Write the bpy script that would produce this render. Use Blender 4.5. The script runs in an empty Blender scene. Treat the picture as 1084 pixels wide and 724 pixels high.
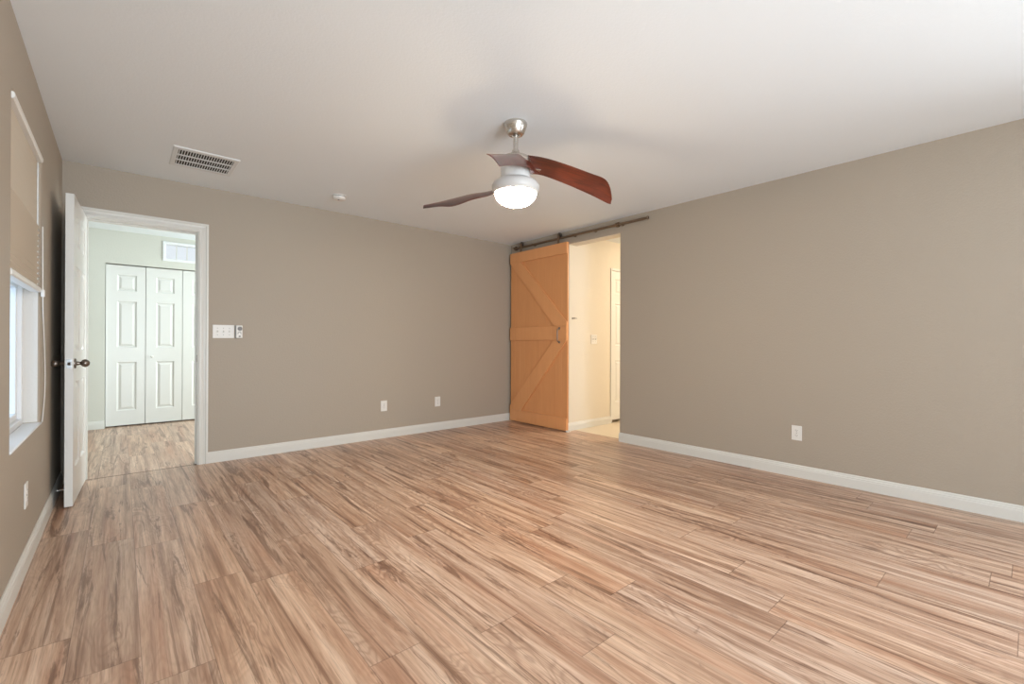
import bpy, bmesh, math, random
from math import sin, cos, radians, pi
from mathutils import Vector, Matrix

S = bpy.context.scene
COL = S.collection
random.seed(7)

# ------------------------------------------------------------------ camera
F_PX, YAW, PITCH, ROLL = 477.492, 0.713428, 0.002170, 0.002980
CAM_Z = 1.07269
fw = Vector((sin(YAW) * cos(PITCH), cos(YAW) * cos(PITCH), sin(PITCH)))
r0 = Vector((cos(YAW), -sin(YAW), 0))
u0 = r0.cross(fw)
rt = r0 * cos(ROLL) + u0 * sin(ROLL)
up = u0 * cos(ROLL) - r0 * sin(ROLL)
cd = bpy.data.cameras.new('camera')
cd.sensor_width = 36.0
cd.lens = F_PX * 36.0 / 1084.0
cd.clip_start = 0.02
cam = bpy.data.objects.new('camera', cd)
COL.objects.link(cam)
M = Matrix((rt, up, -fw)).transposed().to_4x4()
M.translation = Vector((0, 0, CAM_Z))
cam.matrix_world = M
S.camera = cam

# ------------------------------------------------------------------ view + world
S.view_settings.view_transform = 'Standard'
S.view_settings.look = 'None'
S.view_settings.gamma = 1.0
S.view_settings.use_curve_mapping = False
S.view_settings.exposure = 0.17
w = bpy.data.worlds.new('sky')
S.world = w
w.use_nodes = True
bg = w.node_tree.nodes['Background']
bg.inputs[0].default_value = (0.86, 0.93, 1.0, 1)
bg.inputs[1].default_value = 0.84


def area(name, loc, rot, sx, sy, power, color):
    l = bpy.data.lights.new(name, 'AREA')
    l.shape = 'RECTANGLE'
    l.size, l.size_y = sx, sy
    l.energy, l.color = power, color
    o = bpy.data.objects.new(name, l)
    COL.objects.link(o)
    o.location, o.rotation_euler = loc, rot
    return o


# daylight at the left window, and added lights for unseen windows
area('added_rear_daylight', (1.00, -2.85, 1.45), (radians(67), 0, 0), 2.8, 2.2, 120, (0.82, 0.92, 1.0))  # added light for an unseen window behind the camera
area('added_ceiling_fill', (1.00, -4.20, 0.00), (radians(106), 0, 0), 3.4, 1.8, 230, (0.82, 0.92, 1.0))  # added upward light that brightens the ceiling
area('daylight_side_window', (-1.60, 3.30, 1.20), (0, radians(-90), 0), 1.8, 2.6, 60, (0.52, 0.77, 1.0))
area('added_right_daylight', (4.95, -1.25, 1.25), (0, radians(66), 0), 1.8, 1.5, 130, (0.88, 0.95, 1.0))  # added light for an unseen window on the right wall
area('added_hall_daylight', (2.95, 6.2, 1.3), (0, radians(90), 0), 1.6, 1.2, 95, (0.88, 0.98, 0.98))  # added light for an unseen window in the hall

# ------------------------------------------------------------------ dimensions
XL, XR, YB, YF, H = -0.343, 4.122, 4.780, -2.30, 2.44
XB0 = 4.292                      # bathroom side of the right wall
YH0, YH1, HH = 4.90, 7.50, 2.462  # hall
YW = 3.712                       # bathroom wall the doorway leads along
DX0, DX1, DH = -0.210, 0.501, 2.031
OY0, OY1, OZ = 2.962, 3.712, 2.282
WY0, WY1, WZ0, WZ1 = 2.735, 3.665, 0.612, 2.105


# ------------------------------------------------------------------ node helpers
def mat(name, color=(0.5, 0.5, 0.5), rough=0.5, metal=0.0, spec=0.5, coat=0.0, coat_rough=0.1):
    m = bpy.data.materials.new(name)
    m.use_nodes = True
    b = m.node_tree.nodes['Principled BSDF']
    b.inputs['Base Color'].default_value = (*color, 1)
    b.inputs['Roughness'].default_value = rough
    b.inputs['Metallic'].default_value = metal
    b.inputs['Specular IOR Level'].default_value = spec
    b.inputs['Coat Weight'].default_value = coat
    b.inputs['Coat Roughness'].default_value = coat_rough
    return m


class NT:
    def __init__(s, m):
        s.t = m.node_tree
        s.b = s.t.nodes['Principled BSDF']

    def n(s, typ, **kw):
        nd = s.t.nodes.new(typ)
        for k, v in kw.items():
            setattr(nd, k, v)
        return nd

    def link(s, a, b):
        s.t.links.new(a, b)

    def val(s, sock, v):
        if hasattr(v, 'is_output') or isinstance(v, bpy.types.NodeSocket):
            s.link(v, sock)
        else:
            sock.default_value = v

    def math(s, op, a, b=0.0, c=None, clamp=False):
        nd = s.n('ShaderNodeMath', operation=op)
        nd.use_clamp = clamp
        s.val(nd.inputs[0], a)
        s.val(nd.inputs[1], b)
        if c is not None:
            s.val(nd.inputs[2], c)
        return nd.outputs[0]

    def coord(s, kind='Object'):
        return s.n('ShaderNodeTexCoord').outputs[kind]

    def xyz(s, v):
        nd = s.n('ShaderNodeSeparateXYZ')
        s.link(v, nd.inputs[0])
        return nd.outputs

    def comb(s, x, y, z):
        nd = s.n('ShaderNodeCombineXYZ')
        for i, q in enumerate((x, y, z)):
            s.val(nd.inputs[i], q)
        return nd.outputs[0]

    def noise(s, vec, scale=5, detail=3, rough=0.5, dist=0.0):
        nd = s.n('ShaderNodeTexNoise')
        s.link(vec, nd.inputs['Vector'])
        nd.inputs['Scale'].default_value = scale
        nd.inputs['Detail'].default_value = detail
        nd.inputs['Roughness'].default_value = rough
        nd.inputs['Distortion'].default_value = dist
        return nd.outputs[0]

    def white(s, x, y=None):
        nd = s.n('ShaderNodeTexWhiteNoise', noise_dimensions='2D')
        s.link(s.comb(x, y if y is not None else 0.0, 0.0), nd.inputs['Vector'])
        return nd.outputs[0]

    def ramp(s, fac, stops):
        nd = s.n('ShaderNodeValToRGB')
        cr = nd.color_ramp
        cr.elements[0].position, cr.elements[0].color = stops[0][0], (*stops[0][1], 1)
        cr.elements[1].position, cr.elements[1].color = stops[-1][0], (*stops[-1][1], 1)
        for p_, c_ in stops[1:-1]:
            e = cr.elements.new(p_)
            e.color = (*c_, 1)
        s.val(nd.inputs[0], fac)
        return nd.outputs[0]

    def mix(s, fac, a, b, blend='MIX'):
        nd = s.n('ShaderNodeMix', data_type='RGBA', blend_type=blend)
        s.val(nd.inputs[0], fac)
        for i, q in ((6, a), (7, b)):
            if isinstance(q, tuple):
                nd.inputs[i].default_value = (*q, 1)
            else:
                s.link(q, nd.inputs[i])
        return nd.outputs[2]

    def bump(s, h, strength=0.2, dist=0.01):
        nd = s.n('ShaderNodeBump')
        nd.inputs['Strength'].default_value = strength
        nd.inputs['Distance'].default_value = dist
        s.link(h, nd.inputs['Height'])
        s.link(nd.outputs[0], s.b.inputs['Normal'])


def paint(name, color, rough=0.6, tex=0.35, spec=0.35):
    """rolled emulsion with the fine orange-peel texture of sprayed drywall"""
    m = mat(name, color, rough, spec=spec)
    k = NT(m)
    v = k.coord()
    n1 = k.noise(v, 85, 3, 0.55)
    k.bump(n1, tex, 0.004)
    n2 = k.noise(v, 0.9, 2)
    k.link(k.mix(k.math('MULTIPLY', n2, 0.12), color, tuple(c * 0.86 for c in color)), k.b.inputs['Base Color'])
    return m


def plank_floor(name, tone=1.0, pale=0.0):
    m = mat(name, rough=0.36, spec=0.5)
    k = NT(m)
    W, L = 0.190, 1.24
    x, y, z = k.xyz(k.coord())
    xs = k.math('DIVIDE', k.math('ADD', x, 20.0 * W - 0.055), W)
    row = k.math('FLOOR', xs)
    fx = k.math('FRACT', xs)
    off = k.white(row)
    ys = k.math('ADD', k.math('DIVIDE', k.math('ADD', y, 30.0), L), k.math('MULTIPLY', off, 7.31))
    col = k.math('FLOOR', ys)
    fy = k.math('FRACT', ys)
    pid = k.white(row, col)
    pid2 = k.white(k.math('ADD', row, 77.3), col)
    # grain coordinates: every board is a different cut of the same timber
    gx = k.math('ADD', x, k.math('MULTIPLY', pid, 37.0))
    gy = k.math('ADD', y, k.math('MULTIPLY', pid2, 53.0))
    v_big = k.comb(k.math('MULTIPLY', gx, 4.2), k.math('MULTIPLY', gy, 0.95), 0.0)
    n_big = k.noise(v_big, 1.7, 2, 0.5, 0.9)
    rings = k.math('SINE', k.math('MULTIPLY', n_big, 85.0))
    rings = k.math('POWER', k.math('MULTIPLY_ADD', rings, 0.5, 0.5), 2.2)
    v_mid = k.comb(k.math('MULTIPLY', gx, 20.0), k.math('MULTIPLY', gy, 0.9), 3.0)
    n_mid = k.noise(v_mid, 1.0, 5, 0.64, 0.35)
    v_fib = k.comb(k.math('MULTIPLY', gx, 130.0), k.math('MULTIPLY', gy, 4.5), 7.0)
    n_fib = k.noise(v_fib, 1.0, 3, 0.65)
    v_stk = k.comb(k.math('MULTIPLY', gx, 14.0), k.math('MULTIPLY', gy, 0.95), 11.0)
    n_stk = k.noise(v_stk, 1.1, 6, 0.70, 1.0)
    v_lin = k.comb(k.math('MULTIPLY', gx, 46.0), k.math('MULTIPLY', gy, 0.85), 23.0)
    n_lin = k.noise(v_lin, 1.1, 4, 0.6, 0.5)
    v_knt = k.comb(k.math('MULTIPLY', gx, 8.0), k.math('MULTIPLY', gy, 3.0), 19.0)
    n_knt = k.noise(v_knt, 1.5, 3, 0.6, 1.2)
    base = k.ramp(n_mid, [(0.32, (0.380, 0.225, 0.148)), (0.42, (0.530, 0.345, 0.240)), (0.51, (0.690, 0.485, 0.352)), (0.65, (0.840, 0.645, 0.500))])
    # boards vary a little between pale sapwood, pinkish and greyer brown
    tint = k.ramp(pid, [(0.0, (0.86, 0.85, 0.86)), (0.3, (1.03, 0.97, 0.92)), (0.6, (0.96, 0.96, 0.99)), (1.0, (1.08, 1.05, 1.02))])
    c = k.mix(1.0, base, tint, 'MULTIPLY')
    # cathedral figure, strong on some boards and faint on others
    zone = k.math('MULTIPLY', k.math('SUBTRACT', k.noise(v_big, 0.9, 1), 0.38, clamp=True), 3.2, clamp=True)
    c = k.mix(k.math('MULTIPLY', k.math('MULTIPLY', rings, zone), k.math('MULTIPLY_ADD', pid2, 0.45, 0.18)), c, (0.27, 0.145, 0.095))
    c = k.mix(k.math('MULTIPLY', k.math('SUBTRACT', n_fib, 0.44, clamp=True), 1.7), c, (0.235, 0.120, 0.078))
    red = k.math('MULTIPLY', k.math('SUBTRACT', k.noise(v_stk, 0.55, 3, 0.5, 0.3), 0.52, clamp=True), 3.4, clamp=True)
    c = k.mix(k.math('MULTIPLY', red, 0.7), c, (0.50, 0.225, 0.125))
    lin = k.math('MULTIPLY', k.math('SUBTRACT', n_lin, 0.54, clamp=True), 7.5, clamp=True)
    lzone = k.math('MULTIPLY', k.math('SUBTRACT', k.noise(v_stk, 0.6, 2), 0.36, clamp=True), 4.0, clamp=True)
    c = k.mix(k.math('MULTIPLY', k.math('MULTIPLY', lin, lzone), 0.72), c, (0.200, 0.095, 0.055))
    stk = k.ramp(n_stk, [(0.0, (0, 0, 0)), (0.553, (0, 0, 0)), (0.590, (0.7, 0.7, 0.7)), (0.635, (1, 1, 1)), (1.0, (1, 1, 1))])
    c = k.mix(k.math('MULTIPLY', stk, 0.70), c, (0.150, 0.068, 0.038))
    knt = k.ramp(n_knt, [(0.0, (0, 0, 0)), (0.70, (0, 0, 0)), (0.76, (1, 1, 1)), (1.0, (1, 1, 1))])
    c = k.mix(k.math('MULTIPLY', knt, 0.6), c, (0.13, 0.065, 0.04))
    # tight joints between boards
    ex = k.math('MINIMUM', fx, k.math('SUBTRACT', 1.0, fx))
    ey = k.math('MINIMUM', fy, k.math('SUBTRACT', 1.0, fy))
    jx = k.math('LESS_THAN', ex, 0.0011 / W)
    jy = k.math('LESS_THAN', ey, 0.0016 / L)
    j = k.math('MAXIMUM', jx, jy)
    c = k.mix(k.math('MULTIPLY', j, 0.5), c, (0.10, 0.045, 0.03))
    c = k.mix(1.0, c, (tone, tone, tone), 'MULTIPLY')
    if pale:
        c = k.mix(pale, c, (0.58, 0.50, 0.44))
    k.link(c, k.b.inputs['Base Color'])
    k.link(k.math('MULTIPLY_ADD', n_mid, 0.16, 0.27), k.b.inputs['Roughness'])
    k.bump(k.math('SUBTRACT', k.math('MULTIPLY', n_fib, 0.25), j), 0.12, 0.002)
    return m


def brushed(name, color, rough=0.3, scale=(2, 2, 220)):
    m = mat(name, color, rough, 1.0)
    k = NT(m)
    x, y, z = k.xyz(k.coord())
    n = k.noise(k.comb(k.math('MULTIPLY', x, scale[0]), k.math('MULTIPLY', y, scale[1]), k.math('MULTIPLY', z, scale[2])), 1.0, 2)
    k.link(k.math('MULTIPLY_ADD', n, 0.2, rough - 0.1), k.b.inputs['Roughness'])
    return m


def wood(name, stops, scale=(1.2, 14, 14), rough=0.3, coat=0.5, axis=None, fine=120, coat_rough=0.15):
    m = mat(name, rough=rough, coat=coat, coat_rough=coat_rough)
    k = NT(m)
    x, y, z = k.xyz(k.coord())
    v = k.comb(k.math('MULTIPLY', x, scale[0]), k.math('MULTIPLY', y, scale[1]), k.math('MULTIPLY', z, scale[2]))
    n = k.noise(v, 1.6, 5, 0.6, 0.5)
    f = k.noise(v, 9.0, 2, 0.6)
    k.link(k.ramp(k.math('ADD', k.math('MULTIPLY', n, 0.75), k.math('MULTIPLY', f, 0.25)), stops), k.b.inputs['Base Color'])
    k.bump(f, 0.05, 0.002)
    return m


def emis(name, color, strength):
    m = mat(name, color)
    b = m.node_tree.nodes['Principled BSDF']
    b.inputs['Emission Color'].default_value = (*color, 1)
    b.inputs['Emission Strength'].default_value = strength
    return m


WALL = paint('taupe_wall_paint', (0.420, 0.366, 0.300), 0.55)
CEIL = paint('white_ceiling_paint', (0.835, 0.885, 0.915), 0.8, 0.25, 0.2)
HALLW = paint('hall_wall_paint', (0.65, 0.655, 0.60), 0.6)
BATHW = paint('bathroom_wall_paint', (0.76, 0.70, 0.60), 0.6)
REVEAL = paint('reveal_paint', (0.70, 0.68, 0.64), 0.5)
TRIM = mat('white_trim_gloss', (0.70, 0.70, 0.665), 0.35)
DOORW = mat('white_door_paint', (0.74, 0.745, 0.725), 0.28)
PLAST = mat('white_plastic', (0.80, 0.79, 0.76), 0.35)
VINYL = mat('white_vinyl', (0.82, 0.84, 0.86), 0.3)
DARK = mat('dark_slot', (0.015, 0.014, 0.013), 0.7)
GREY = mat('grey_plastic', (0.20, 0.20, 0.20), 0.45)
FLOOR = plank_floor('plank_floor', 0.90)
NICKEL = brushed('brushed_nickel', (0.62, 0.585, 0.54), 0.28)
PEWTER = brushed('antique_pewter', (0.24, 0.215, 0.19), 0.32)
BRONZE = brushed('brushed_bronze', (0.27, 0.205, 0.15), 0.38, (20, 2, 200))
LATCH = mat('latch_steel', (0.55, 0.57, 0.58), 0.3, 1.0)
TILE = mat('cream_bathroom_tile', (0.72, 0.62, 0.48), 0.3)


# ------------------------------------------------------------------ mesh helpers
def box(bm, a, b, bev=0.0, seg=2):
    x0, y0, z0 = [min(a[i], b[i]) for i in range(3)]
    x1, y1, z1 = [max(a[i], b[i]) for i in range(3)]
    vs = [bm.verts.new(q) for q in ((x0, y0, z0), (x1, y0, z0), (x1, y1, z0), (x0, y1, z0), (x0, y0, z1), (x1, y0, z1), (x1, y1, z1), (x0, y1, z1))]
    fs = [bm.faces.new([vs[i] for i in f]) for f in ((3, 2, 1, 0), (4, 5, 6, 7), (0, 1, 5, 4), (1, 2, 6, 5), (2, 3, 7, 6), (3, 0, 4, 7))]
    if bev > 0:
        es = list({e for f in fs for e in f.edges})
        bmesh.ops.bevel(bm, geom=es, offset=bev, segments=seg, affect='EDGES', profile=0.5)


def prism(bm, poly, axis, lo, hi):
    """poly: 2-D outline; axis: the third coordinate, spanning lo..hi"""
    def P(q, t):
        if axis == 'x': return (t, q[0], q[1])
        if axis == 'y': return (q[0], t, q[1])
        return (q[0], q[1], t)
    A = [bm.verts.new(P(q, lo)) for q in poly]
    B = [bm.verts.new(P(q, hi)) for q in poly]
    bm.faces.new(A)
    bm.faces.new(B[::-1])
    n = len(poly)
    for i in range(n):
        bm.faces.new((A[i], B[i], B[(i + 1) % n], A[(i + 1) % n]))


def lathe(bm, prof, seg=40, mtx=None, cap=True):
    """prof: list of (radius, height) spun about local z"""
    mtx = mtx or Matrix.Identity(4)
    rings = []
    for r_, z_ in prof:
        if r_ < 1e-6:
            rings.append([bm.verts.new(mtx @ Vector((0, 0, z_)))])
        else:
            rings.append([bm.verts.new(mtx @ Vector((r_ * cos(2 * pi * i / seg), r_ * sin(2 * pi * i / seg), z_))) for i in range(seg)])
    for A, B in zip(rings, rings[1:]):
        for i in range(seg):
            j = (i + 1) % seg
            if len(A) == 1 and len(B) > 1:
                bm.faces.new((A[0], B[i], B[j]))
            elif len(B) == 1 and len(A) > 1:
                bm.faces.new((A[i], A[j], B[0]))
            elif len(A) > 1:
                bm.faces.new((A[i], A[j], B[j], B[i]))
    if cap:
        for R_ in (rings[0], rings[-1]):
            if len(R_) > 2:
                bm.faces.new(R_)


def tube(bm, pts, r, seg=10):
    pts = [Vector(q) for q in pts]
    rings = []
    prev = None
    for i, q in enumerate(pts):
        d = (pts[min(i + 1, len(pts) - 1)] - pts[max(i - 1, 0)]).normalized()
        a = prev if prev is not None else (Vector((0, 0, 1)) if abs(d.z) < 0.9 else Vector((1, 0, 0)))
        s = (a - d * a.dot(d)).normalized()
        prev = s
        t = d.cross(s)
        rings.append([bm.verts.new(q + (s * cos(2 * pi * j / seg) + t * sin(2 * pi * j / seg)) * r) for j in range(seg)])
    for A, B in zip(rings, rings[1:]):
        for j in range(seg):
            bm.faces.new((A[j], A[(j + 1) % seg], B[(j + 1) % seg], B[j]))
    bm.faces.new(rings[0])
    bm.faces.new(rings[-1][::-1])


def rot_to(axis):
    """matrix turning local +z to the given direction"""
    return Vector((0, 0, 1)).rotation_difference(Vector(axis)).to_matrix().to_4x4()


def obj(name, bm, m, parent=None, smooth=False, loc=None, bevel=None):
    bmesh.ops.recalc_face_normals(bm, faces=bm.faces)
    me = bpy.data.meshes.new(name)
    bm.to_mesh(me)
    bm.free()
    me.materials.append(m)
    if smooth:
        for f in me.polygons:
            f.use_smooth = True
        try:
            me.set_sharp_from_angle(angle=radians(38))
        except Exception:
            pass
    o = bpy.data.objects.new(name, me)
    COL.objects.link(o)
    if parent:
        o.parent = parent
    if loc:
        o.location = loc
    if bevel:
        md = o.modifiers.new('bevel', 'BEVEL')
        md.width, md.segments, md.limit_method, md.angle_limit = bevel, 5, 'ANGLE', radians(50)
        for f in me.polygons:
            f.use_smooth = True
        me.set_sharp_from_angle(angle=radians(80))
    return o


def tag(o, label, cat, group=None, kind=None):
    o['label'], o['category'] = label, cat
    if group: o['group'] = group
    if kind: o['kind'] = kind
    return o


def thing(name, label, cat, loc=(0, 0, 0), rot=(0, 0, 0), group=None, kind=None):
    o = bpy.data.objects.new(name, None)
    o.empty_display_size = 0.05
    COL.objects.link(o)
    o.location, o.rotation_euler = loc, rot
    return tag(o, label, cat, group, kind)


def struct(o):
    o['kind'] = 'structure'
    return o


def sempty(name, loc=(0, 0, 0), rot=(0, 0, 0)):
    o = bpy.data.objects.new(name, None)
    o.empty_display_size = 0.05
    COL.objects.link(o)
    o.location, o.rotation_euler = loc, rot
    return struct(o)


def wall(name, axis, p0, p1, a0, a1, z0, z1, m, holes=(), bevel=None):
    """slab between axis=p0 and axis=p1, spanning a0..a1 along the other axis, with rectangular holes (a,b,zlo,zhi)"""
    A = sorted({a0, a1} | {h[0] for h in holes} | {h[1] for h in holes})
    Z = sorted({z0, z1} | {min(max(h[2], z0), z1) for h in holes} | {min(max(h[3], z0), z1) for h in holes})
    bm = bmesh.new()

    def solid(i, j):
        if i < 0 or j < 0 or i >= len(A) - 1 or j >= len(Z) - 1: return False
        ca, cz = (A[i] + A[i + 1]) / 2, (Z[j] + Z[j + 1]) / 2
        return not any(h[0] < ca < h[1] and h[2] < cz < h[3] for h in holes)

    V = {}

    def vert(a, z, p):
        key = (round(a, 5), round(z, 5), round(p, 5))
        if key not in V:
            V[key] = bm.verts.new((p, a, z) if axis == 'x' else (a, p, z))
        return V[key]
    for i in range(len(A) - 1):
        for j in range(len(Z) - 1):
            if not solid(i, j): continue
            q = [(A[i], Z[j]), (A[i + 1], Z[j]), (A[i + 1], Z[j + 1]), (A[i], Z[j + 1])]
            for pp in (p0, p1):
                bm.faces.new([vert(a, z, pp) for a, z in q])
            for (di, dj), (s, e) in (((0, -1), (0, 1)), ((1, 0), (1, 2)), ((0, 1), (2, 3)), ((-1, 0), (3, 0))):
                if not solid(i + di, j + dj):
                    bm.faces.new((vert(*q[s], p0), vert(*q[e], p0), vert(*q[e], p1), vert(*q[s], p1)))
    return struct(obj(name, bm, m, bevel=bevel))


# ------------------------------------------------------------------ shell
def slab(name, a, b, m):
    bm = bmesh.new()
    box(bm, a, b)
    return struct(obj(name, bm, m))


slab('floor', (XL - 0.15, YF - 0.15, -0.12), (4.232, YB + 0.020, 0.0), FLOOR)
slab('floor_hall', (-1.75, YB + 0.0235, -0.12), (2.75, YH1 + 0.75, -0.0005), FLOOR)
slab('ground', (-2.30, -2.0, -0.25), (XL - 0.162, 22.0, -0.15), mat('added_yard_gravel', (0.34, 0.35, 0.38), 0.9))  # added yard, covers the bright sky below the left window view
slab('wall_outside_added', (-2.45, -2.0, -0.25), (-2.30, 22.0, 4.60), mat('added_wall_blue_grey', (0.30, 0.36, 0.50), 0.9))  # added wall, bluish as in shade, dims the view through the left glass
slab('floor_bathroom', (4.235, 1.6, -0.12), (7.1, YW + 0.15, -0.001), TILE)
slab('ceiling', (XL - 0.15, YF - 0.15, H), (XR + 0.04, YB + 0.06, H + 0.1), CEIL)
slab('ceiling_hall', (-1.75, YB + 0.061, HH), (2.75, YH1 + 0.13, HH + 0.1), CEIL)
slab('ceiling_bathroom', (XR + 0.041, 1.6, H), (7.1, YW + 0.15, H + 0.1), CEIL)
wall('wall_left', 'x', XL, XL - 0.16, YF - 0.15, YB + 0.05, -0.1, H + 0.08, WALL, [(WY0, WY1, WZ0, WZ1)], bevel=0.018)
wall('wall_back', 'y', YB, YH0, -1.75, XR + 0.10, -0.1, H + 0.09, WALL, [(DX0 - 0.02, DX1 + 0.02, -0.2, DH + 0.02)])
wall('wall_right', 'x', XR, XB0, YF - 0.15, YB + 0.05, -0.1, H + 0.08, WALL, [(OY0, OY1, -0.2, OZ), (-1.95, -0.55, 0.75, 2.05)], bevel=0.012)
wall('wall_front', 'y', YF, YF - 0.15, XL - 0.1, XR + 0.1, -0.1, H + 0.08, WALL, [(-0.20, 2.40, 0.10, 2.30)])
# hall beyond the open door
wall('wall_hall_far', 'y', YH1, YH1 + 0.12, -1.75, 2.75, -0.1, HH + 0.09, HALLW, [(-0.155, 1.42, -0.2, 2.052), (0.405, 1.000, 2.142, 2.400)])
wall('wall_hall_left', 'x', -1.60, -1.72, YH0 - 0.05, YH1 + 0.1, -0.1, HH + 0.08, HALLW)
wall('wall_hall_right', 'x', 2.60, 2.72, YH0 - 0.05, YH1 + 0.1, -0.1, HH + 0.08, HALLW, [(5.4, 7.0, 0.6, 2.1)])  # opening added out of view to let light into the hall
bm = bmesh.new()
box(bm, (-1.62, YH0, 0), (DX0 - 0.08, YH0 + 0.008, HH))
box(bm, (DX1 + 0.08, YH0, 0), (2.62, YH0 + 0.008, HH))
box(bm, (DX0 - 0.08, YH0, DH + 0.09), (DX1 + 0.08, YH0 + 0.008, HH))
struct(obj('wall_hall_near', bm, HALLW))
bm = bmesh.new()                                    # closet behind the bifold doors
for a, b in (((-0.2, YH1 + 0.70, -0.0), (1.47, YH1 + 0.74, 2.1)), ((-0.24, YH1 + 0.12, 0), (-0.2, YH1 + 0.74, 2.1)),
             ((1.47, YH1 + 0.12, 0), (1.51, YH1 + 0.74, 2.1)), ((-0.24, YH1 + 0.12, 2.1), (1.51, YH1 + 0.74, 2.135))):
    box(bm, a, b)
struct(obj('wall_closet', bm, HALLW))
# bathroom beyond the barn door
wall('wall_bathroom', 'y', YW + 0.003, YW + 0.13, XB0 - 0.02, 7.1, -0.1, H + 0.08, BATHW, [(4.975, 5.775, -0.2, 2.060)])
wall('wall_bathroom_end', 'x', 6.9, 7.0, 1.6, YW + 0.1, -0.1, H + 0.08, BATHW)
wall('wall_bathroom_near', 'y', 1.8, 1.7, XB0 - 0.01, 7.1, -0.1, H + 0.08, BATHW)
slab('trim_1', (DX0, YB + 0.018, -0.01), (DX1, YB + 0.030, 0.0008), mat('dark_threshold_strip', (0.10, 0.065, 0.048), 0.5))
slab('wall_bathroom_light_block', (5.00, YW + 0.131, -0.02), (5.90, YW + 0.15, 2.10), BATHW)  # added panel behind the closed door, keeps outside light from leaking in

# baseboards: moulded profile, tall flat face with a stepped cap
BBH = 0.098
PROF = [(0, 0), (0.0135, 0), (0.0135, 0.066), (0.0115, 0.070), (0.0115, 0.078), (0.0075, 0.084), (0.0075, 0.090), (0.004, BBH), (0, BBH)]


def baseboard(name, p, q, nrm, m=TRIM, scale=1.0):
    """run from p to q on the floor, sticking out along nrm"""
    p, q, nrm = Vector(p), Vector(q), Vector(nrm)
    bm = bmesh.new()
    A = [bm.verts.new(p + nrm * d + Vector((0, 0, z * scale))) for d, z in PROF]
    B = [bm.verts.new(q + nrm * d + Vector((0, 0, z * scale))) for d, z in PROF]
    bm.faces.new(A)
    bm.faces.new(B)
    for i in range(len(PROF)):
        j = (i + 1) % len(PROF)
        bm.faces.new((A[i], B[i], B[j], A[j]))
    return struct(obj(name, bm, m))


baseboard('baseboard_left', (XL, YF, 0), (XL, YB, 0), (1, 0, 0))
baseboard('baseboard_back', (DX1 + 0.078, YB, 0), (XR, YB, 0), (0, -1, 0))
baseboard('baseboard_right', (XR, YF, 0), (XR, OY0, 0), (-1, 0, 0))
baseboard('baseboard_corner', (XR, OY1 + 0.0, 0), (XR, YB, 0), (-1, 0, 0))
baseboard('baseboard_opening', (XR - 0.013, OY1, 0), (XB0, OY1, 0), (0, -1, 0))
baseboard('baseboard_bathroom', (XB0, YW + 0.003, 0), (4.965, YW + 0.003, 0), (0, -1, 0))
baseboard('baseboard_hall', (-1.6, YH1, 0), (-0.160, YH1, 0), (0, -1, 0))

# ------------------------------------------------------------------ door casings and jambs
def casing_profile(wd):
    return [(0, 0), (0.009, 0), (0.013, 0.010), (0.013, 0.024), (0.009, 0.034), (0.011, 0.052), (0.017, 0.058), (0.017, wd), (0, wd)]


def casing(name, x0, x1, ztop, y, ny, wd, m, along='x'):
    """mitred casing round an opening x0..x1 x 0..ztop on plane y, projecting along ny"""
    bm = bmesh.new()
    rings = []
    for kind in range(4):
        R_ = []
        for d, o in casing_profile(wd):
            if kind == 0: q = (x0 - o, 0.0)
            elif kind == 1: q = (x0 - o, ztop + o)
            elif kind == 2: q = (x1 + o, ztop + o)
            else: q = (x1 + o, 0.0)
            R_.append(bm.verts.new((q[0], y + ny * d, q[1])))
        rings.append(R_)
    n = len(rings[0])
    for A, B in zip(rings, rings[1:]):
        for i in range(n):
            bm.faces.new((A[i], A[(i + 1) % n], B[(i + 1) % n], B[i]))
    bm.faces.new(rings[0])
    bm.faces.new(rings[-1])
    return struct(obj(name, bm, m))


casing('trim_2', DX0 - 0.006, DX1 + 0.006, DH + 0.006, YB, -1, 0.072, TRIM)
casing('trim_3', DX0 - 0.006, DX1 + 0.006, DH + 0.006, YH0 + 0.008, 1, 0.072, TRIM)
bm = bmesh.new()                                    # narrow frame of the bathroom closet door
box(bm, (4.960, YW - 0.009, 0), (4.990, YW + 0.10, 2.082), 0.003, 1)
box(bm, (5.760, YW - 0.009, 0), (5.790, YW + 0.10, 2.082), 0.003, 1)
box(bm, (4.990, YW - 0.009, 2.052), (5.760, YW + 0.10, 2.082), 0.003, 1)
struct(obj('trim_4', bm, DOORW))
bm = bmesh.new()                                    # door jamb with stop
for a, b in (((DX0 - 0.02, YB, 0), (DX0, YH0, DH + 0.02)), ((DX1, YB, 0), (DX1 + 0.02, YH0, DH + 0.02)), ((DX0, YB, DH), (DX1, YH0, DH + 0.02)),
             ((DX0, YB + 0.042, 0), (DX0 + 0.011, YB + 0.076, DH)), ((DX1 - 0.011, YB + 0.042, 0), (DX1, YB + 0.076, DH)),
             ((DX0 + 0.011, YB + 0.042, DH - 0.011), (DX1 - 0.011, YB + 0.076, DH))):
    box(bm, a, b)
jamb = struct(obj('trim_5', bm, TRIM))
bm = bmesh.new()
box(bm, (DX1 - 0.0015, YB + 0.008, 0.90), (DX1 + 0.001, YB + 0.036, 0.96), 0.001, 1)
obj('strike_plate', bm, PEWTER, jamb)


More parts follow.
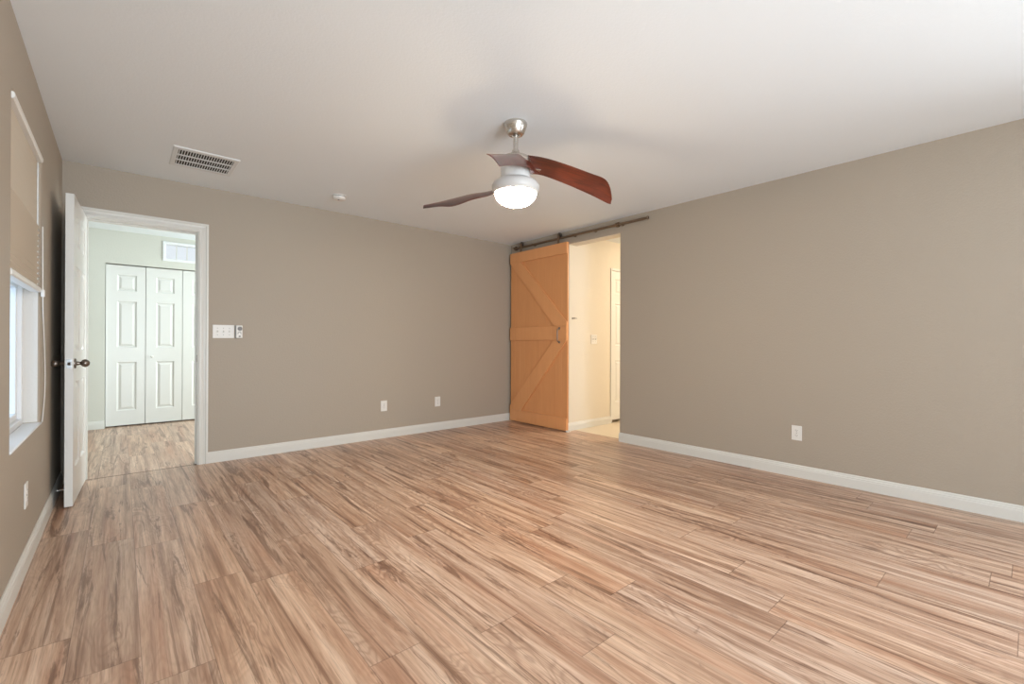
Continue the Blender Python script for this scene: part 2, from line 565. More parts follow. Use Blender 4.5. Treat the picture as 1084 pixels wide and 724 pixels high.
# ------------------------------------------------------------------ panel doors
def panel_door_bm(wd, ht, th, panels):
    """slab in local x (0..wd), y (0..th), z (0..ht); every panel (x0,x1,z0,z1) is a sunk moulding with a raised field, on both faces"""
    bm = bmesh.new()
    xs = sorted({0, wd} | {p[0] for p in panels} | {p[1] for p in panels})
    zs = sorted({0, ht} | {p[2] for p in panels} | {p[3] for p in panels})
    V = {}

    def vt(x, y, z):
        k_ = (round(x, 5), round(y, 5), round(z, 5))
        if k_ not in V: V[k_] = bm.verts.new((x, y, z))
        return V[k_]
    for y0, sgn in ((0.0, 1), (th, -1)):
        for i in range(len(xs) - 1):
            for j in range(len(zs) - 1):
                a, b, c_, d = xs[i], xs[i + 1], zs[j], zs[j + 1]
                hit = any(abs(p[0] - a) < 1e-6 and abs(p[1] - b) < 1e-6 and p[2] - 1e-6 <= c_ and d <= p[3] + 1e-6 for p in panels)
                if not hit:
                    bm.faces.new([vt(a, y0, c_), vt(b, y0, c_), vt(b, y0, d), vt(a, y0, d)])
        for (a, b, c_, d) in panels:
            loops = []
            for ins, dep in ((0, 0), (0.005, 0.006), (0.014, 0.011), (0.020, 0.011), (0.042, 0.003), (0.045, 0.0025)):
                y = y0 + sgn * dep
                loops.append([vt(a + ins, y, c_ + ins), vt(b - ins, y, c_ + ins), vt(b - ins, y, d - ins), vt(a + ins, y, d - ins)])
            for A, B in zip(loops, loops[1:]):
                for q in range(4):
                    bm.faces.new((A[q], A[(q + 1) % 4], B[(q + 1) % 4], B[q]))
            bm.faces.new(loops[-1])
    # edges of the slab
    for i in range(len(xs) - 1):
        for z in (0, ht):
            bm.faces.new((vt(xs[i], 0, z), vt(xs[i + 1], 0, z), vt(xs[i + 1], th, z), vt(xs[i], th, z)))
    for j in range(len(zs) - 1):
        for x in (0, wd):
            bm.faces.new((vt(x, 0, zs[j]), vt(x, 0, zs[j + 1]), vt(x, th, zs[j + 1]), vt(x, th, zs[j])))
    return bm


def two_cols(wd, rows, stile=0.105, mid=0.095):
    c = (wd - 2 * stile - mid) / 2
    out = []
    for z0, z1 in rows:
        out += [(stile, stile + c, z0, z1), (stile + c + mid, wd - stile, z0, z1)]
    return out


def cells(panels):
    """split tall neighbours so the grid lines up (rows are common to all columns)"""
    return panels


ROWS = [(0.235, 0.800), (1.000, 1.570), (1.705, 1.905)]
DW, DT = 0.706, 0.040
# local x runs from the hinge to the latch edge, turned to stand open into the room
dang = radians(-90 - 2.4)
door1 = sempty('door_1', (DX0 + 0.004, YB - 0.006, 0.008), (0, 0, dang))
obj('slab', panel_door_bm(DW, 2.022, DT, two_cols(DW, ROWS)), DOORW, door1, loc=(0, -DT, 0))


def knob_bm(sgn):
    """egg-shaped knob on a rosette, pointing along local sgn*y"""
    bm = bmesh.new()
    prof = [(0.0, 0.0), (0.033, 0.0), (0.033, 0.004), (0.030, 0.008), (0.015, 0.010), (0.0125, 0.014), (0.0125, 0.022), (0.011, 0.026), (0.013, 0.030), (0.0225, 0.038), (0.0265, 0.047), (0.0262, 0.055), (0.022, 0.064), (0.0125, 0.072), (0.0, 0.075)]
    lathe(bm, prof, 28, rot_to((0, sgn, 0)))
    return bm


obj('door_knob', knob_bm(1), PEWTER, door1, True, loc=(DW - 0.062, 0.0, 0.922))
obj('door_knob', knob_bm(-1), PEWTER, door1, True, loc=(DW - 0.062, -DT, 0.922))
bm = bmesh.new()
box(bm, (DW - 0.0008, -0.033, 0.893), (DW + 0.0012, -0.007, 0.951), 0.0006, 1)
lp = obj('latch_plate', bm, LATCH, door1)
bm = bmesh.new()
prism(bm, [(DW + 0.001, -0.028), (DW + 0.010, -0.014), (DW + 0.001, -0.012)], 'z', 0.912, 0.932)
obj('latch_bolt', bm, PEWTER, lp)
for hz in (0.20, 1.02, 1.80):
    bm = bmesh.new()
    lathe(bm, [(0.0055, 0), (0.0055, 0.09)], 12, Matrix.Translation((-0.003, -DT - 0.003, hz)))
    obj('hinge', bm, PEWTER, door1, True)

# bathroom door beyond (closed, in the side wall)
door3 = sempty('door_3', (4.993, YW + 0.002, 0.040))
obj('slab', panel_door_bm(0.764, 2.008, 0.035, two_cols(0.764, ROWS, 0.075, 0.09)), DOORW, door3)

# closet bifold leaves at the end of the hall
bif = sempty('door_2', (-0.150, YH1 + 0.045, 0.016))
LW = 0.3865
LROWS = [(0.185, 0.800), (0.985, 1.570), (1.700, 1.905)]
for i in range(4):
    lf = obj('door_leaf', panel_door_bm(LW - 0.004, 2.024, 0.032, [(0.105, LW - 0.090, a, b) for a, b in LROWS]), DOORW, bif, loc=(i * (LW + 0.0015), 0, 0))
    if i in (1, 2):
        bm = bmesh.new()
        lathe(bm, [(0.006, 0), (0.006, 0.012), (0.014, 0.018), (0.016, 0.026), (0.010, 0.032), (0, 0.033)], 20, Matrix.Translation((0.062 if i == 1 else LW - 0.062, 0, 0.865)) @ rot_to((0, -1, 0)))
        obj('knob', bm, PLAST, lf, True)

# ------------------------------------------------------------------ windows
GLASS = bpy.data.materials.new('window_glass')
GLASS.use_nodes = True
_t = GLASS.node_tree
_t.nodes.remove(_t.nodes['Principled BSDF'])
_tr = _t.nodes.new('ShaderNodeBsdfTransparent')
_gl = _t.nodes.new('ShaderNodeBsdfGlossy')
_gl.inputs['Roughness'].default_value = 0.02
_mx = _t.nodes.new('ShaderNodeMixShader')
_mx.inputs[0].default_value = 0.07
_t.links.new(_tr.outputs[0], _mx.inputs[1])
_t.links.new(_gl.outputs[0], _mx.inputs[2])
_t.links.new(_mx.outputs[0], _t.nodes['Material Output'].inputs[0])


def frame_bm(axis, p0, p1, a0, a1, z0, z1, w_):
    bm = bmesh.new()

    def B(aa, ab, za, zb):
        if axis == 'x': box(bm, (p0, aa, za), (p1, ab, zb), 0.003, 1)
        else: box(bm, (aa, p0, za), (ab, p1, zb), 0.003, 1)
    B(a0, a1, z0, z0 + w_)
    B(a0, a1, z1 - w_, z1)
    B(a0, a0 + w_, z0 + w_, z1 - w_)
    B(a1 - w_, a1, z0 + w_, z1 - w_)
    return bm


win1 = sempty('window_1')
obj('frame', frame_bm('x', XL - 0.155, XL - 0.070, WY0, WY1, WZ0, WZ1, 0.035), VINYL, win1)
obj('sash', frame_bm('x', XL - 0.125, XL - 0.088, WY0 + 0.035, WY1 - 0.035, WZ0 + 0.035, 1.40, 0.034), VINYL, win1)
obj('sash', frame_bm('x', XL - 0.150, XL - 0.126, WY0 + 0.035, WY1 - 0.035, 1.36, WZ1 - 0.035, 0.030), VINYL, win1)
bm = bmesh.new()
box(bm, (XL - 0.107, WY0 + 0.06, WZ0 + 0.06), (XL - 0.104, WY1 - 0.06, 1.37))
obj('pane', bm, GLASS, win1)
bm = bmesh.new()
box(bm, (XL - 0.139, WY0 + 0.06, 1.39), (XL - 0.136, WY1 - 0.06, WZ1 - 0.06))
obj('pane', bm, GLASS, win1)
bm = bmesh.new()                                   # painted sill board with its rounded nose
box(bm, (XL - 0.070, WY0 + 0.001, WZ0 - 0.004), (XL + 0.004, WY1 - 0.001, WZ0 + 0.008), 0.005, 3)
obj('window_sill', bm, VINYL, win1, True)

win2 = sempty('window_2')
obj('frame', frame_bm('y', YH1 - 0.012, YH1 + 0.10, 0.405, 1.000, 2.142, 2.400, 0.034), VINYL, win2)
bm = bmesh.new()
for xm in (0.5535, 0.668, 0.7825, 0.883):
    box(bm, (xm - 0.006, YH1 + 0.02, 2.174), (xm + 0.006, YH1 + 0.035, 2.368))
obj('muntin', bm, TRIM, win2)
bm = bmesh.new()
box(bm, (0.435, YH1 + 0.026, 2.172), (0.970, YH1 + 0.029, 2.370))
obj('pane', bm, GLASS, win2)

win3 = sempty('window_3_added')  # added window behind the camera, out of view, to admit daylight
obj('frame', frame_bm('y', YF - 0.13, YF - 0.05, -0.20, 2.40, 0.10, 2.30, 0.05), VINYL, win3)
bm = bmesh.new()
box(bm, (1.07, YF - 0.12, 0.15), (1.13, YF - 0.06, 2.25))
obj('mullion', bm, VINYL, win3)

win4 = sempty('window_4_added')  # added window, out of view, to bring light onto the left wall
obj('frame', frame_bm('x', XR + 0.05, XR + 0.13, -1.95, -0.55, 0.75, 2.05, 0.045), VINYL, win4)
bm = bmesh.new()
box(bm, (XR + 0.06, -1.275, 0.79), (XR + 0.12, -1.225, 2.01))
obj('mullion', bm, VINYL, win4)

# white painted drywall returns of the side window, cream ones in the bathroom opening
bm = bmesh.new()
box(bm, (XL - 0.150, WY1 - 0.0025, WZ0), (XL - 0.014, WY1, WZ1))
obj('reveal_lining', bm, REVEAL, win1)
bm = bmesh.new()
box(bm, (XL - 0.150, WY0, WZ0), (XL - 0.014, WY0 + 0.0025, WZ1))
obj('reveal_lining', bm, REVEAL, win1)
bm = bmesh.new()
box(bm, (XL - 0.150, WY0 + 0.0025, WZ1 - 0.0025), (XL - 0.014, WY1 - 0.0025, WZ1))
obj('reveal_lining', bm, REVEAL, win1)
bm = bmesh.new()
box(bm, (XR + 0.010, OY1 - 0.0025, 0), (XB0 + 0.02, OY1 + 0.002, OZ))
box(bm, (XR + 0.010, OY0 - 0.001, 0), (XB0 - 0.010, OY0 + 0.0025, OZ))
box(bm, (XR + 0.010, OY0 + 0.0025, OZ - 0.0025), (XB0 - 0.010, OY1 - 0.0025, OZ + 0.001))
struct(obj('trim_6', bm, BATHW))

# cellular shade, drawn down over the upper half of the side window
blind = thing('window_blind', 'beige pleated window shade with white head rail half lowered in left wall window', 'window blind', (XL, (WY0 + WY1) / 2, WZ1))
FAB = mat('shade_fabric', (0.62, 0.56, 0.47), 0.8, spec=0.2)
BY0, BY1 = WY0 + 0.008 - (WY0 + WY1) / 2, WY1 - 0.030 - (WY0 + WY1) / 2
bm = bmesh.new()
prism(bm, [(-0.042, -0.004), (0.004, -0.004), (0.008, -0.010), (0.008, -0.024), (0.002, -0.032), (-0.042, -0.032)], 'y', BY0, BY1)
obj('head_rail', bm, PLAST, blind)
bm = bmesh.new()
z = -0.032
fr, bk = [], []
ZB = 1.375 - WZ1
n = 0
while z > ZB:
    low = z < ZB + 0.36
    step = 0.030 if low else 0.050
    fr.append(((-0.004 if low else -0.0152) if n % 2 else -0.016, z))
    z -= step / 2
    n += 1
fr.append((-0.012, ZB))
bk = [(-0.040 if i % 2 else -0.032, q[1]) for i, q in enumerate(fr)]
prism(bm, fr + bk[::-1], 'y', BY0 + 0.004, BY1 - 0.004)
obj('pleated_fabric', bm, FAB, blind)
bm = bmesh.new()
prism(bm, [(-0.038, ZB), (-0.002, ZB), (0.002, ZB - 0.006), (0.002, ZB - 0.022), (-0.004, ZB - 0.028), (-0.038, ZB - 0.028)], 'y', BY0 + 0.001, BY1 - 0.001)
obj('bottom_rail', bm, PLAST, blind)
bm = bmesh.new()
cy = BY1 + 0.022
pts = [(0.004, cy, 1.72 - WZ1)]
for i in range(25):
    t = i / 24
    zz = 1.34 - 0.72 * t
    bulge = 0.12 * sin(pi * min(1, t * 1.0) ** 1.6)
    pts.append((0.006, cy + bulge, zz - WZ1))
tube(bm, pts, 0.0022, 8)
obj('pull_cord', bm, PLAST, blind, True)
bm = bmesh.new()
box(bm, (-0.002, cy - 0.007, 1.325 - WZ1), (0.014, cy + 0.007, 1.365 - WZ1), 0.003, 2)
obj('cord_tensioner', bm, PLAST, blind)

# ------------------------------------------------------------------ barn door
DY0, DY1, DZ0, DZ1 = 3.688, 4.735, 0.010, 2.300
DXB = XR - 0.024     # back of the door
ORANGE = wood('orange_stained_pine', [(0.25, (0.76, 0.350, 0.140)), (0.5, (0.80, 0.380, 0.155)), (0.75, (0.83, 0.405, 0.170))], (9, 9, 0.7), 0.42, 0.2)
ORANGE2 = wood('orange_stained_planks', [(0.25, (0.71, 0.318, 0.122)), (0.5, (0.75, 0.345, 0.135)), (0.75, (0.79, 0.372, 0.150))], (9, 9, 0.7), 0.42, 0.2)
barn = thing('barn_door_leaf', 'orange stained plank sliding barn door with diagonal bracing hung beside bathroom opening', 'sliding door', (DXB, DY0, DZ0), kind='thing')
bw, bh = DY1 - DY0, DZ1 - DZ0
bm = bmesh.new()
nb = 11
poly = [(0, 0)]
pw = bw / nb
out = [(0.0, 0.0)]
front = []
for i in range(nb):
    a, b = i * pw, (i + 1) * pw
    front += [(-0.0165, a), (-0.018, a + 0.0025)] if i else [(-0.018, 0.0)]
    front += [(-0.018, b - 0.0025)] if i < nb - 1 else [(-0.018, bw)]
prism(bm, [(0, 0)] + front + [(0, bw)], 'z', 0, bh)
obj('plank_panel', bm, ORANGE2, barn)


def board(name, poly, th=0.019):
    bm = bmesh.new()
    prism(bm, poly, 'x', -0.018 - th, -0.018)
    es = [e for e in bm.edges]
    bmesh.ops.bevel(bm, geom=es, offset=0.002, segments=1, affect='EDGES')
    return obj(name, bm, ORANGE, barn)


T_, B_, M0, M1 = bh - 0.137, 0.150, 1.100, 1.272
board('top_rail', [(0, T_), (bw, T_), (bw, bh), (0, bh)])
board('bottom_rail', [(0, 0), (bw, 0), (bw, B_), (0, B_)])
board('middle_rail', [(0, M0), (bw, M0), (bw, M1), (0, M1)])
board('diagonal_brace', [(bw, T_ - 0.001), (bw - 0.225, T_ - 0.001), (0.0, M1 + 0.050), (0.0, M1 + 0.001), (0.205, M1 + 0.001)], 0.0185)
board('diagonal_brace', [(0.0, M0 - 0.001), (0.215, M0 - 0.001), (bw, B_ + 0.055), (bw, B_ + 0.001), (bw - 0.225, B_ + 0.001)], 0.0185)
# pull handle
bm = bmesh.new()
xh = -0.037
tube(bm, [(xh - 0.002, 0.118, 1.075), (xh - 0.030, 0.118, 1.085), (xh - 0.036, 0.118, 1.110), (xh - 0.036, 0.118, 1.210), (xh - 0.030, 0.118, 1.235), (xh - 0.002, 0.118, 1.245)], 0.007, 10)
for hz in (1.075, 1.245):
    lathe(bm, [(0.016, 0), (0.016, 0.004), (0.010, 0.006)], 16, Matrix.Translation((xh + 0.001, 0.118, hz)) @ rot_to((-1, 0, 0)))
obj('pull_handle', bm, mat('grey_handle', (0.34, 0.29, 0.25), 0.4, 0.8), barn, True)

# rail on the wall
RX, RZ = XR - 0.034, 2.366
rail = thing('barn_door_rail', 'slim brushed bronze sliding rail fixed along top of right wall above barn door', 'door rail', (RX, 2.60, RZ), kind='thing')
bm = bmesh.new()
tube(bm, [(0, 0, 0), (0, 4.672 - 2.60, 0)], 0.0140, 16)
obj('rail_bar', bm, BRONZE, rail, True)
for yy in (4.30, 3.60, 3.29, 2.92):
    bm = bmesh.new()
    lathe(bm, [(0.012, 0), (0.012, 0.026), (0.020, 0.027), (0.020, 0.034)], 16, Matrix.Translation((0, yy - 2.60, 0)) @ rot_to((1, 0, 0)))
    lathe(bm, [(0.011, 0), (0.011, 0.008), (0.007, 0.012), (0, 0.012)], 16, Matrix.Translation((-0.014, yy - 2.60, 0)) @ rot_to((-1, 0, 0)))
    obj('standoff', bm, BRONZE, rail, True)
for yy in (2.965, 4.645):
    bm = bmesh.new()
    lathe(bm, [(0.0155, 0), (0.025, 0), (0.027, 0.003), (0.027, 0.027), (0.025, 0.030), (0.0155, 0.030)], 20, Matrix.Translation((0, yy - 2.60 - 0.015, 0)) @ rot_to((0, 1, 0)), cap=False)
    lathe(bm, [(0.010, 0), (0.010, 0.02), (0.006, 0.024), (0, 0.024)], 12, Matrix.Translation((-0.024, yy - 2.60, 0)) @ rot_to((-1, 0, 0)))
    obj('end_stop', bm, BRONZE, rail, True)
bm = bmesh.new()
lathe(bm, [(0.0155, 0), (0.019, 0.0), (0.019, 0.006), (0.012, 0.014), (0, 0.016)], 16, Matrix.Translation((0, 0.0, 0)) @ rot_to((0, -1, 0)))
obj('end_cap', bm, BRONZE, rail, True)
# roller hangers belong to the door they carry
for yy in (3.830, 4.520):
    ly = yy - DY0
    bm = bmesh.new()
    zt = RZ - DZ0
    xr = RX - DXB
    # strap rising from the door's top edge to the wheel's axle
    box(bm, (xr - 0.0245, ly - 0.018, bh - 0.001), (xr - 0.0195, ly + 0.018, zt + 0.040), 0.0015, 1)
    box(bm, (xr - 0.0245, ly - 0.030, bh - 0.0005), (xr + 0.018, ly + 0.030, bh + 0.0045), 0.0015, 1)
    hg = obj('roller_hanger', bm, BRONZE, barn)
    bm = bmesh.new()
    lathe(bm, [(0.008, -0.012), (0.031, -0.012), (0.031, -0.008), (0.022, -0.003), (0.022, 0.003), (0.031, 0.008), (0.031, 0.012), (0.008, 0.012)], 28, Matrix.Translation((xr, ly, zt + 0.0385)) @ rot_to((1, 0, 0)))
    lathe(bm, [(0.010, 0), (0.010, 0.010), (0, 0.012)], 14, Matrix.Translation((xr - 0.0245, ly, zt + 0.0385)) @ rot_to((-1, 0, 0)))
    obj('roller_wheel', bm, PEWTER, hg, True)

guide = thing('floor_guide', 'small white floor guide under right edge of orange barn door', 'door guide', (XR - 0.045, 3.68, 0.0))
bm = bmesh.new()
prism(bm, [(-0.024, 0), (0.034, 0), (0.034, 0.004), (0.020, 0.004), (0.020, 0.022), (0.014, 0.022), (0.014, 0.004), (-0.018, 0.004), (-0.018, 0.022), (-0.024, 0.022)], 'y', -0.018, 0.006)
obj('guide_bracket', bm, PLAST, guide)

# ------------------------------------------------------------------ ceiling fan
FX, FY = 1.851, 2.109
fan = thing('ceiling_fan', 'three-blade ceiling fan with red brown curved blades and lit round white lamp', 'ceiling fan', (FX, FY, H))
bm = bmesh.new()
lathe(bm, [(0.0, 0.0), (0.070, 0.0), (0.0725, -0.006), (0.0715, -0.014), (0.0655, -0.034), (0.053, -0.064), (0.046, -0.072), (0.030, -0.074), (0.026, -0.066), (0.0, -0.066)], 48)
obj('canopy', bm, NICKEL, fan, True)
bm = bmesh.new()
lathe(bm, [(0.0150, -0.06), (0.0150, -0.20)], 20)
obj('downrod', bm, NICKEL, fan, True)
bm = bmesh.new()
lathe(bm, [(0.0150, -0.168), (0.023, -0.170), (0.025, -0.186), (0.034, -0.190), (0.040, -0.200), (0.062, -0.210), (0.088, -0.218), (0.094, -0.228), (0.094, -0.250), (0.088, -0.262), (0, -0.262)], 48)
obj('motor_cap', bm, NICKEL, fan, True)
bm = bmesh.new()
lathe(bm, [(0.0, -0.263), (0.090, -0.263), (0.092, -0.268), (0.092, -0.355), (0.097, -0.360)], 56, cap=False)
obj('motor_housing', bm, mat('satin_white_housing', (0.74, 0.73, 0.71), 0.3), fan, True)
bm = bmesh.new()
lathe(bm, [(0.090, -0.350), (0.115, -0.360), (0.138, -0.376), (0.148, -0.393), (0.147, -0.412), (0.140, -0.429), (0.131, -0.440), (0.127, -0.438)], 64, cap=False)
obj('lamp_rim', bm, mat('white_lamp_rim', (0.60, 0.59, 0.575), 0.35), fan, True)
bm = bmesh.new()
R_, D_ = 0.130, 0.082
prof = [(R_ * cos(t), -0.437 - D_ * sin(t)) for t in [i * (pi / 2) / 14 for i in range(15)]]
prof[-1] = (0.0, prof[-1][1])
lathe(bm, prof, 56, cap=False)
obj('lamp_shade', bm, emis('lit_opal_glass', (1.0, 0.79, 0.55), 105.0), fan, True)

BLADE = wood('red_brown_veneer', [(0.28, (0.020, 0.007, 0.005)), (0.48, (0.085, 0.014, 0.007)), (0.72, (0.190, 0.034, 0.012))], (2.2, 30, 10), 0.35, 1.0, coat_rough=0.28)
# each blade: leading and trailing edge as (sideways, away from the doorway side, height) from the hub
EDGES = [
    ([(0.012, -0.05, -0.212), (0.169, -0.04, -0.23), (0.321, 0.02, -0.249), (0.479, 0.08, -0.28), (0.581, 0.13, -0.298), (0.626, 0.17, -0.342), (0.654, 0.24, -0.395)],
     [(0.084, 0.02, -0.307), (0.172, 0.09, -0.289), (0.338, 0.16, -0.322), (0.504, 0.22, -0.37), (0.58, 0.25, -0.395), (0.629, 0.27, -0.411), (0.654, 0.28, -0.414)]),
    ([(-0.080, 0.13, -0.345), (-0.163, 0.24, -0.345), (-0.298, 0.32, -0.336), (-0.438, 0.39, -0.344), (-0.568, 0.45, -0.359), (-0.663, 0.48, -0.374)],
     [(-0.080, 0.08, -0.350), (-0.151, 0.12, -0.402), (-0.287, 0.2, -0.413), (-0.423, 0.28, -0.431), (-0.535, 0.36, -0.410), (-0.666, 0.46, -0.394)]),
    ([(0.035, -0.05, -0.212), (-0.034, -0.2, -0.277), (-0.084, -0.36, -0.344), (-0.119, -0.5, -0.402), (-0.146, -0.62, -0.451)],
     [(0.14, -0.03, -0.328), (0.078, -0.13, -0.326), (0.004, -0.27, -0.368), (-0.047, -0.41, -0.423), (-0.086, -0.55, -0.483)]),
]


def spline(st, t):
    """Catmull-Rom through the control points"""
    n_ = len(st) - 1
    f_ = t * n_
    i = min(int(f_), n_ - 1)
    u = f_ - i
    P_ = [st[max(i - 1, 0)], st[i], st[i + 1], st[min(i + 2, n_)]]
    return Vector([0.5 * ((2 * b) + (-a + c) * u + (2 * a - 5 * b + 4 * c - d) * u * u + (-a + 3 * b - 3 * c + d) * u ** 3) for a, b, c, d in zip(*P_)])


def blade_bm(ea, eb, ang):
    """lofted between its two edges, cambered, 8 mm thick in the middle; local x runs out along the blade"""
    bm = bmesh.new()
    N_, K_ = 40, 8
    turn = Matrix.Rotation(-ang, 3, 'Z')
    top, bot = [], []
    for i in range(N_ + 1):
        a, b = spline(ea, i / N_), spline(eb, i / N_)
        A, B = [], []
        for j in range(K_ + 1):
            q = j / K_
            c = turn @ a.lerp(b, q)
            hump = 4 * q * (1 - q)
            c.z += 0.012 * hump
            A.append(bm.verts.new((c.x, c.y, c.z + 0.0015 + 0.0025 * hump)))
            B.append(bm.verts.new((c.x, c.y, c.z - 0.0015 - 0.0025 * hump)))
        top.append(A)
        bot.append(B)
    for i in range(N_):
        for j in range(K_):
            bm.faces.new((top[i][j], top[i][j + 1], top[i + 1][j + 1], top[i + 1][j]))
            bm.faces.new((bot[i][j], bot[i + 1][j], bot[i + 1][j + 1], bot[i][j + 1]))
        for j in (0, K_):
            bm.faces.new((top[i][j], top[i + 1][j], bot[i + 1][j], bot[i][j]))
    for i in (0, N_):
        for j in range(K_):
            bm.faces.new((top[i][j], top[i][j + 1], bot[i][j + 1], bot[i][j]))
    return bm


for (ea, eb), deg, bz in zip(EDGES, (18, 146, 257), (-0.272, -0.352, -0.275)):
    # angle is measured from the picture's right-hand direction across the room
    b_ = obj('fan_blade', blade_bm(ea, eb, radians(deg)), BLADE, fan, True)
    b_.rotation_euler = (0, 0, radians(deg) - YAW)
    bm = bmesh.new()
    box(bm, (0.070, -0.016, bz - 0.005), (0.165, 0.016, bz), 0.002, 1)
    obj('blade_bracket', bm, NICKEL, b_)

# ------------------------------------------------------------------ ceiling register and smoke detector
VX0, VX1, VY0, VY1 = 0.268, 0.672, 3.902, 4.330
vent = thing('ceiling_vent', 'white ceiling air register with three rows of dark louvre slots above doorway', 'air vent', ((VX0 + VX1) / 2, (VY0 + VY1) / 2, H))

bm = bmesh.new()
VXC, VYC = (VX0 + VX1) / 2, (VY0 + VY1) / 2
hx, hy, sx_, sy_ = (VX1 - VX0) / 2, (VY1 - VY0) / 2, 0.170, 0.168
o4 = [(-hx, -hy), (hx, -hy), (hx, hy), (-hx, hy)]
loops = []
for ex_, ey_, zz in ((hx, hy, 0.0), (hx, hy, -0.003), (hx - 0.006, hy - 0.006, -0.008), (sx_, sy_, -0.008), (sx_, sy_, 0.0)):
    loops.append([bm.verts.new((a * ex_, b * ey_, zz)) for a, b in ((-1, -1), (1, -1), (1, 1), (-1, 1))])
for A, B in zip(loops, loops[1:]):
    for q in range(4):
        bm.faces.new((A[q], A[(q + 1) % 4], B[(q + 1) % 4], B[q]))
VENTM = mat('vent_white_enamel', (0.76, 0.79, 0.80), 0.5)
obj('vent_frame', bm, VENTM, vent)
bm = bmesh.new()
box(bm, (-sx_, -sy_, -0.0015), (sx_, sy_, -0.0005))
obj('duct_opening', bm, DARK, vent)
bm = bmesh.new()
for yy in (-sy_ / 3 * 1.0, sy_ / 3 * 1.0):
    box(bm, (-sx_, yy - 0.009, -0.008), (sx_, yy + 0.009, -0.003))
NS = 21
for i in range(NS):
    xx = -sx_ + (i + 0.5) * (2 * sx_ / NS)
    prism(bm, [(xx - 0.0036, -0.0078), (xx + 0.0016, -0.0078), (xx + 0.0030, -0.003), (xx - 0.0020, -0.003)], 'y', -sy_, sy_)
obj('louvre_grid', bm, VENTM, vent)

smoke = thing('smoke_detector', 'small round white smoke detector on ceiling between air vent and fan', 'smoke detector', (1.532, 4.235, H))
bm = bmesh.new()
lathe(bm, [(0, 0), (0.062, 0), (0.062, -0.008), (0, -0.008)], 40)
obj('base_plate', bm, PLAST, smoke, True)
bm = bmesh.new()
lathe(bm, [(0.050, -0.008), (0.050, -0.014)], 40, cap=False)
obj('sensor_slot', bm, GREY, smoke, True)
bm = bmesh.new()
lathe(bm, [(0, -0.0135), (0.058, -0.0135), (0.058, -0.024), (0.052, -0.034), (0.040, -0.040), (0, -0.041)], 40)
obj('cover', bm, PLAST, smoke, True)
bm = bmesh.new()
lathe(bm, [(0, -0.040), (0.008, -0.040), (0.008, -0.044), (0, -0.044)], 16, Matrix.Translation((-0.012, -0.012, 0)))
obj('test_button', bm, GREY, smoke, True)

# ------------------------------------------------------------------ outlets and switches
# every plate is modelled facing local -y and then turned to its wall


def plate_bm(w_, h_):
    bm = bmesh.new()
    box(bm, (-w_ / 2, -0.006, -h_ / 2), (w_ / 2, 0.0, h_ / 2), 0.0025, 2)
    return bm


def outlet(loc, rz, label):
    t = thing('wall_outlet', label, 'wall outlet', loc, (0, 0, rz), 'wall outlets')
    obj('cover_plate', plate_bm(0.074, 0.118), PLAST, t)
    for zc in (0.0195, -0.0195):
        bm = bmesh.new()
        pts = [(0.0165 * cos(a), max(-0.0125, min(0.0125, 0.0165 * sin(a)))) for a in [2 * pi * i / 24 for i in range(24)]]
        prism(bm, [(q[0], q[1] + zc) for q in pts], 'y', -0.0078, -0.004)
        f_ = obj('socket', bm, PLAST, t)
        bm = bmesh.new()
        box(bm, (-0.0078, -0.0082, zc + 0.000), (-0.0056, -0.0070, zc + 0.008))
        box(bm, (0.0056, -0.0082, zc + 0.001), (0.0078, -0.0070, zc + 0.0075))
        lathe(bm, [(0.0024, 0), (0.0024, 0.0012)], 10, Matrix.Translation((0, -0.0070, zc - 0.0065)) @ rot_to((0, -1, 0)))
        obj('slots', bm, DARK, f_)
    bm = bmesh.new()
    lathe(bm, [(0.0032, 0), (0.0032, 0.001), (0, 0.0014)], 10, Matrix.Translation((0, -0.006, 0)) @ rot_to((0, -1, 0)))
    obj('screw', bm, GREY, t)
    return t


outlet((2.233, YB, 0.361), 0, 'white wall outlet on back wall nearer the open white door')
outlet((2.931, YB, 0.353), 0, 'white wall outlet on back wall nearer the orange barn door')
outlet((XR, 1.248, 0.354), radians(-90), 'white wall outlet low on the right wall above baseboard')
outlet((XL, 3.125, 0.345), radians(90), 'white wall outlet below window on left wall')


def switch(loc, rz, gangs, label, w_, name='light_switch'):
    t = thing(name, label, 'light switch', loc, (0, 0, rz))
    obj('cover_plate', plate_bm(w_, 0.119), PLAST, t)
    for g in range(gangs):
        xc = (g - (gangs - 1) / 2) * 0.046
        bm = bmesh.new()
        box(bm, (xc - 0.0055, -0.0075, -0.0125), (xc + 0.0055, -0.005, 0.0125), 0.001, 1)
        prism(bm, [(-0.006, -0.008), (-0.020, 0.006), (-0.0185, 0.011), (-0.006, 0.008)], 'x', xc - 0.0038, xc + 0.0038)
        obj('toggle', bm, PLAST, t)
        for zz in (-0.030, 0.030):
            bm = bmesh.new()
            lathe(bm, [(0.003, 0), (0.003, 0.001), (0, 0.0014)], 10, Matrix.Translation((xc, -0.006, zz)) @ rot_to((0, -1, 0)))
            obj('screw', bm, GREY, t)
    return t


switch((0.694, YB, 1.168), 0, 3, 'white triple toggle light switch beside white door frame on back wall', 0.164)
switch((4.615, YW + 0.003, 1.122), 0, 2, 'cream double light switch on bathroom wall beyond barn door', 0.118)

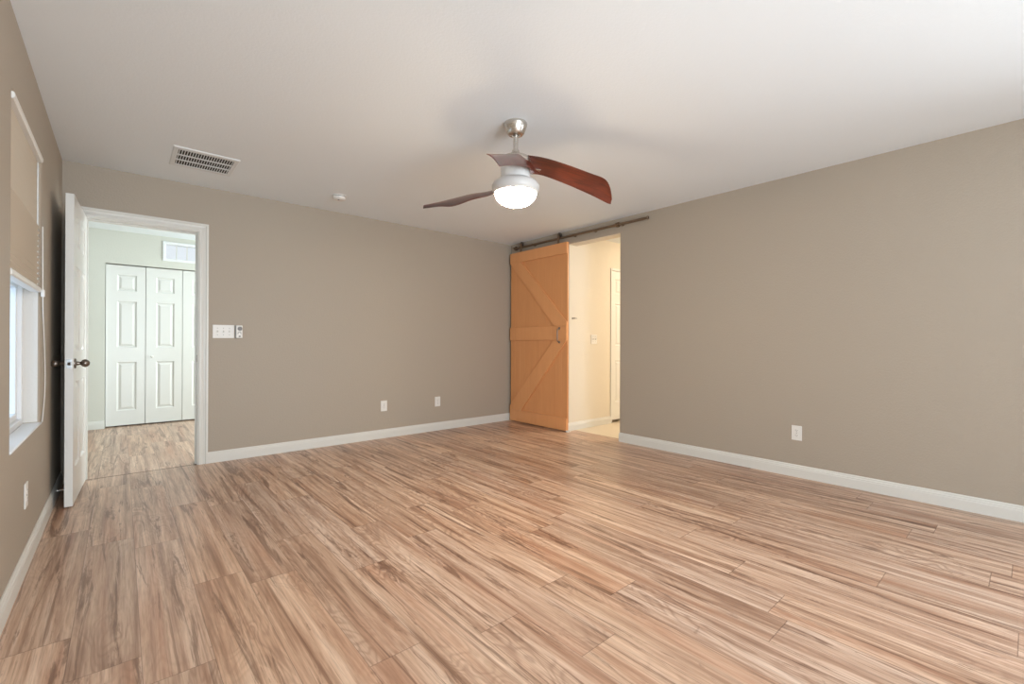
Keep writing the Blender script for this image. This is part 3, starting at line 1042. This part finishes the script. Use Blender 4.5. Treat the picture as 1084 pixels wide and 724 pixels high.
# fan remote in its wall cradle, right beside the switch plate
rem = thing('fan_remote', 'small white remote with round grey button mounted beside triple light switch', 'remote control', (0.815, YB, 1.168))
bm = bmesh.new()
box(bm, (-0.031, -0.010, -0.060), (0.027, 0.0, 0.056), 0.003, 2)
obj('wall_cradle', bm, GREY, rem)
bm = bmesh.new()
box(bm, (-0.026, -0.026, -0.058), (0.026, -0.0085, 0.059), 0.006, 3)
hand = obj('remote_body', bm, PLAST, rem)
bm = bmesh.new()
lathe(bm, [(0.019, 0), (0.019, 0.002), (0.012, 0.003), (0, 0.003)], 28, Matrix.Translation((0.004, -0.0255, 0.028)) @ rot_to((0, -1, 0)))
obj('round_button', bm, GREY, hand, True)
for a, b, c_, d in ((-0.015, -0.005, -0.019, -0.013), (0.007, 0.017, -0.019, -0.013), (-0.010, 0.014, -0.006, 0.000)):
    bm = bmesh.new()
    box(bm, (a, -0.0275, c_), (b, -0.0255, d), 0.001, 1)
    obj('small_button', bm, GREY, hand)
bm = bmesh.new()
lathe(bm, [(0.010, 0), (0.010, 0.002), (0, 0.002)], 20, Matrix.Translation((0.002, -0.0255, -0.042)) @ rot_to((0, -1, 0)) @ Matrix.Diagonal((1, 0.5, 1, 1)))
obj('black_button', bm, DARK, hand)

# small metal catch on the side of the bathroom opening
hk = thing('door_latch_hook', 'small metal hook on the cream side of bathroom opening', 'hook', (4.195, OY1, 1.378))
bm = bmesh.new()
lathe(bm, [(0.013, 0), (0.013, 0.003), (0.005, 0.004), (0.0045, 0.030), (0.009, 0.032), (0.009, 0.038), (0, 0.039)], 16, rot_to((0, -1, 0)))
box(bm, (0, -0.034, -0.004), (0.05, -0.030, 0.004), 0.001, 1)
obj('hook_arm', bm, PEWTER, hk, True)

# spring door stop on the baseboard behind the open door
stp = thing('door_stop', 'white tipped door stop on baseboard behind the open white door', 'door stop', (XL + 0.0135, 4.36, 0.055))
bm = bmesh.new()
lathe(bm, [(0.010, 0), (0.010, 0.004), (0.005, 0.006), (0.005, 0.045)], 14, rot_to((1, 0, 0)))
obj('spring', bm, NICKEL, stp, True)
bm = bmesh.new()
lathe(bm, [(0.008, 0.044), (0.009, 0.046), (0.009, 0.054), (0.006, 0.057), (0, 0.057)], 14, rot_to((1, 0, 0)))
obj('rubber_tip', bm, PLAST, stp, True)

# ------------------------------------------------------------------ bathroom ceiling lamp (lights the room beyond the opening)
lamp = thing('bathroom_ceiling_lamp', 'round warm flush ceiling lamp inside the bathroom', 'ceiling lamp', (6.10, 2.35, H))
bm = bmesh.new()
lathe(bm, [(0, 0), (0.17, 0), (0.17, -0.02), (0, -0.02)], 40)
obj('lamp_base', bm, NICKEL, lamp, True)
bm = bmesh.new()
lathe(bm, [(0.16, -0.0205), (0.155, -0.05), (0.11, -0.08), (0, -0.095)], 40, cap=False)
obj('lamp_shade', bm, emis('lit_warm_glass', (1.0, 0.85, 0.66), 150.0), lamp, True)
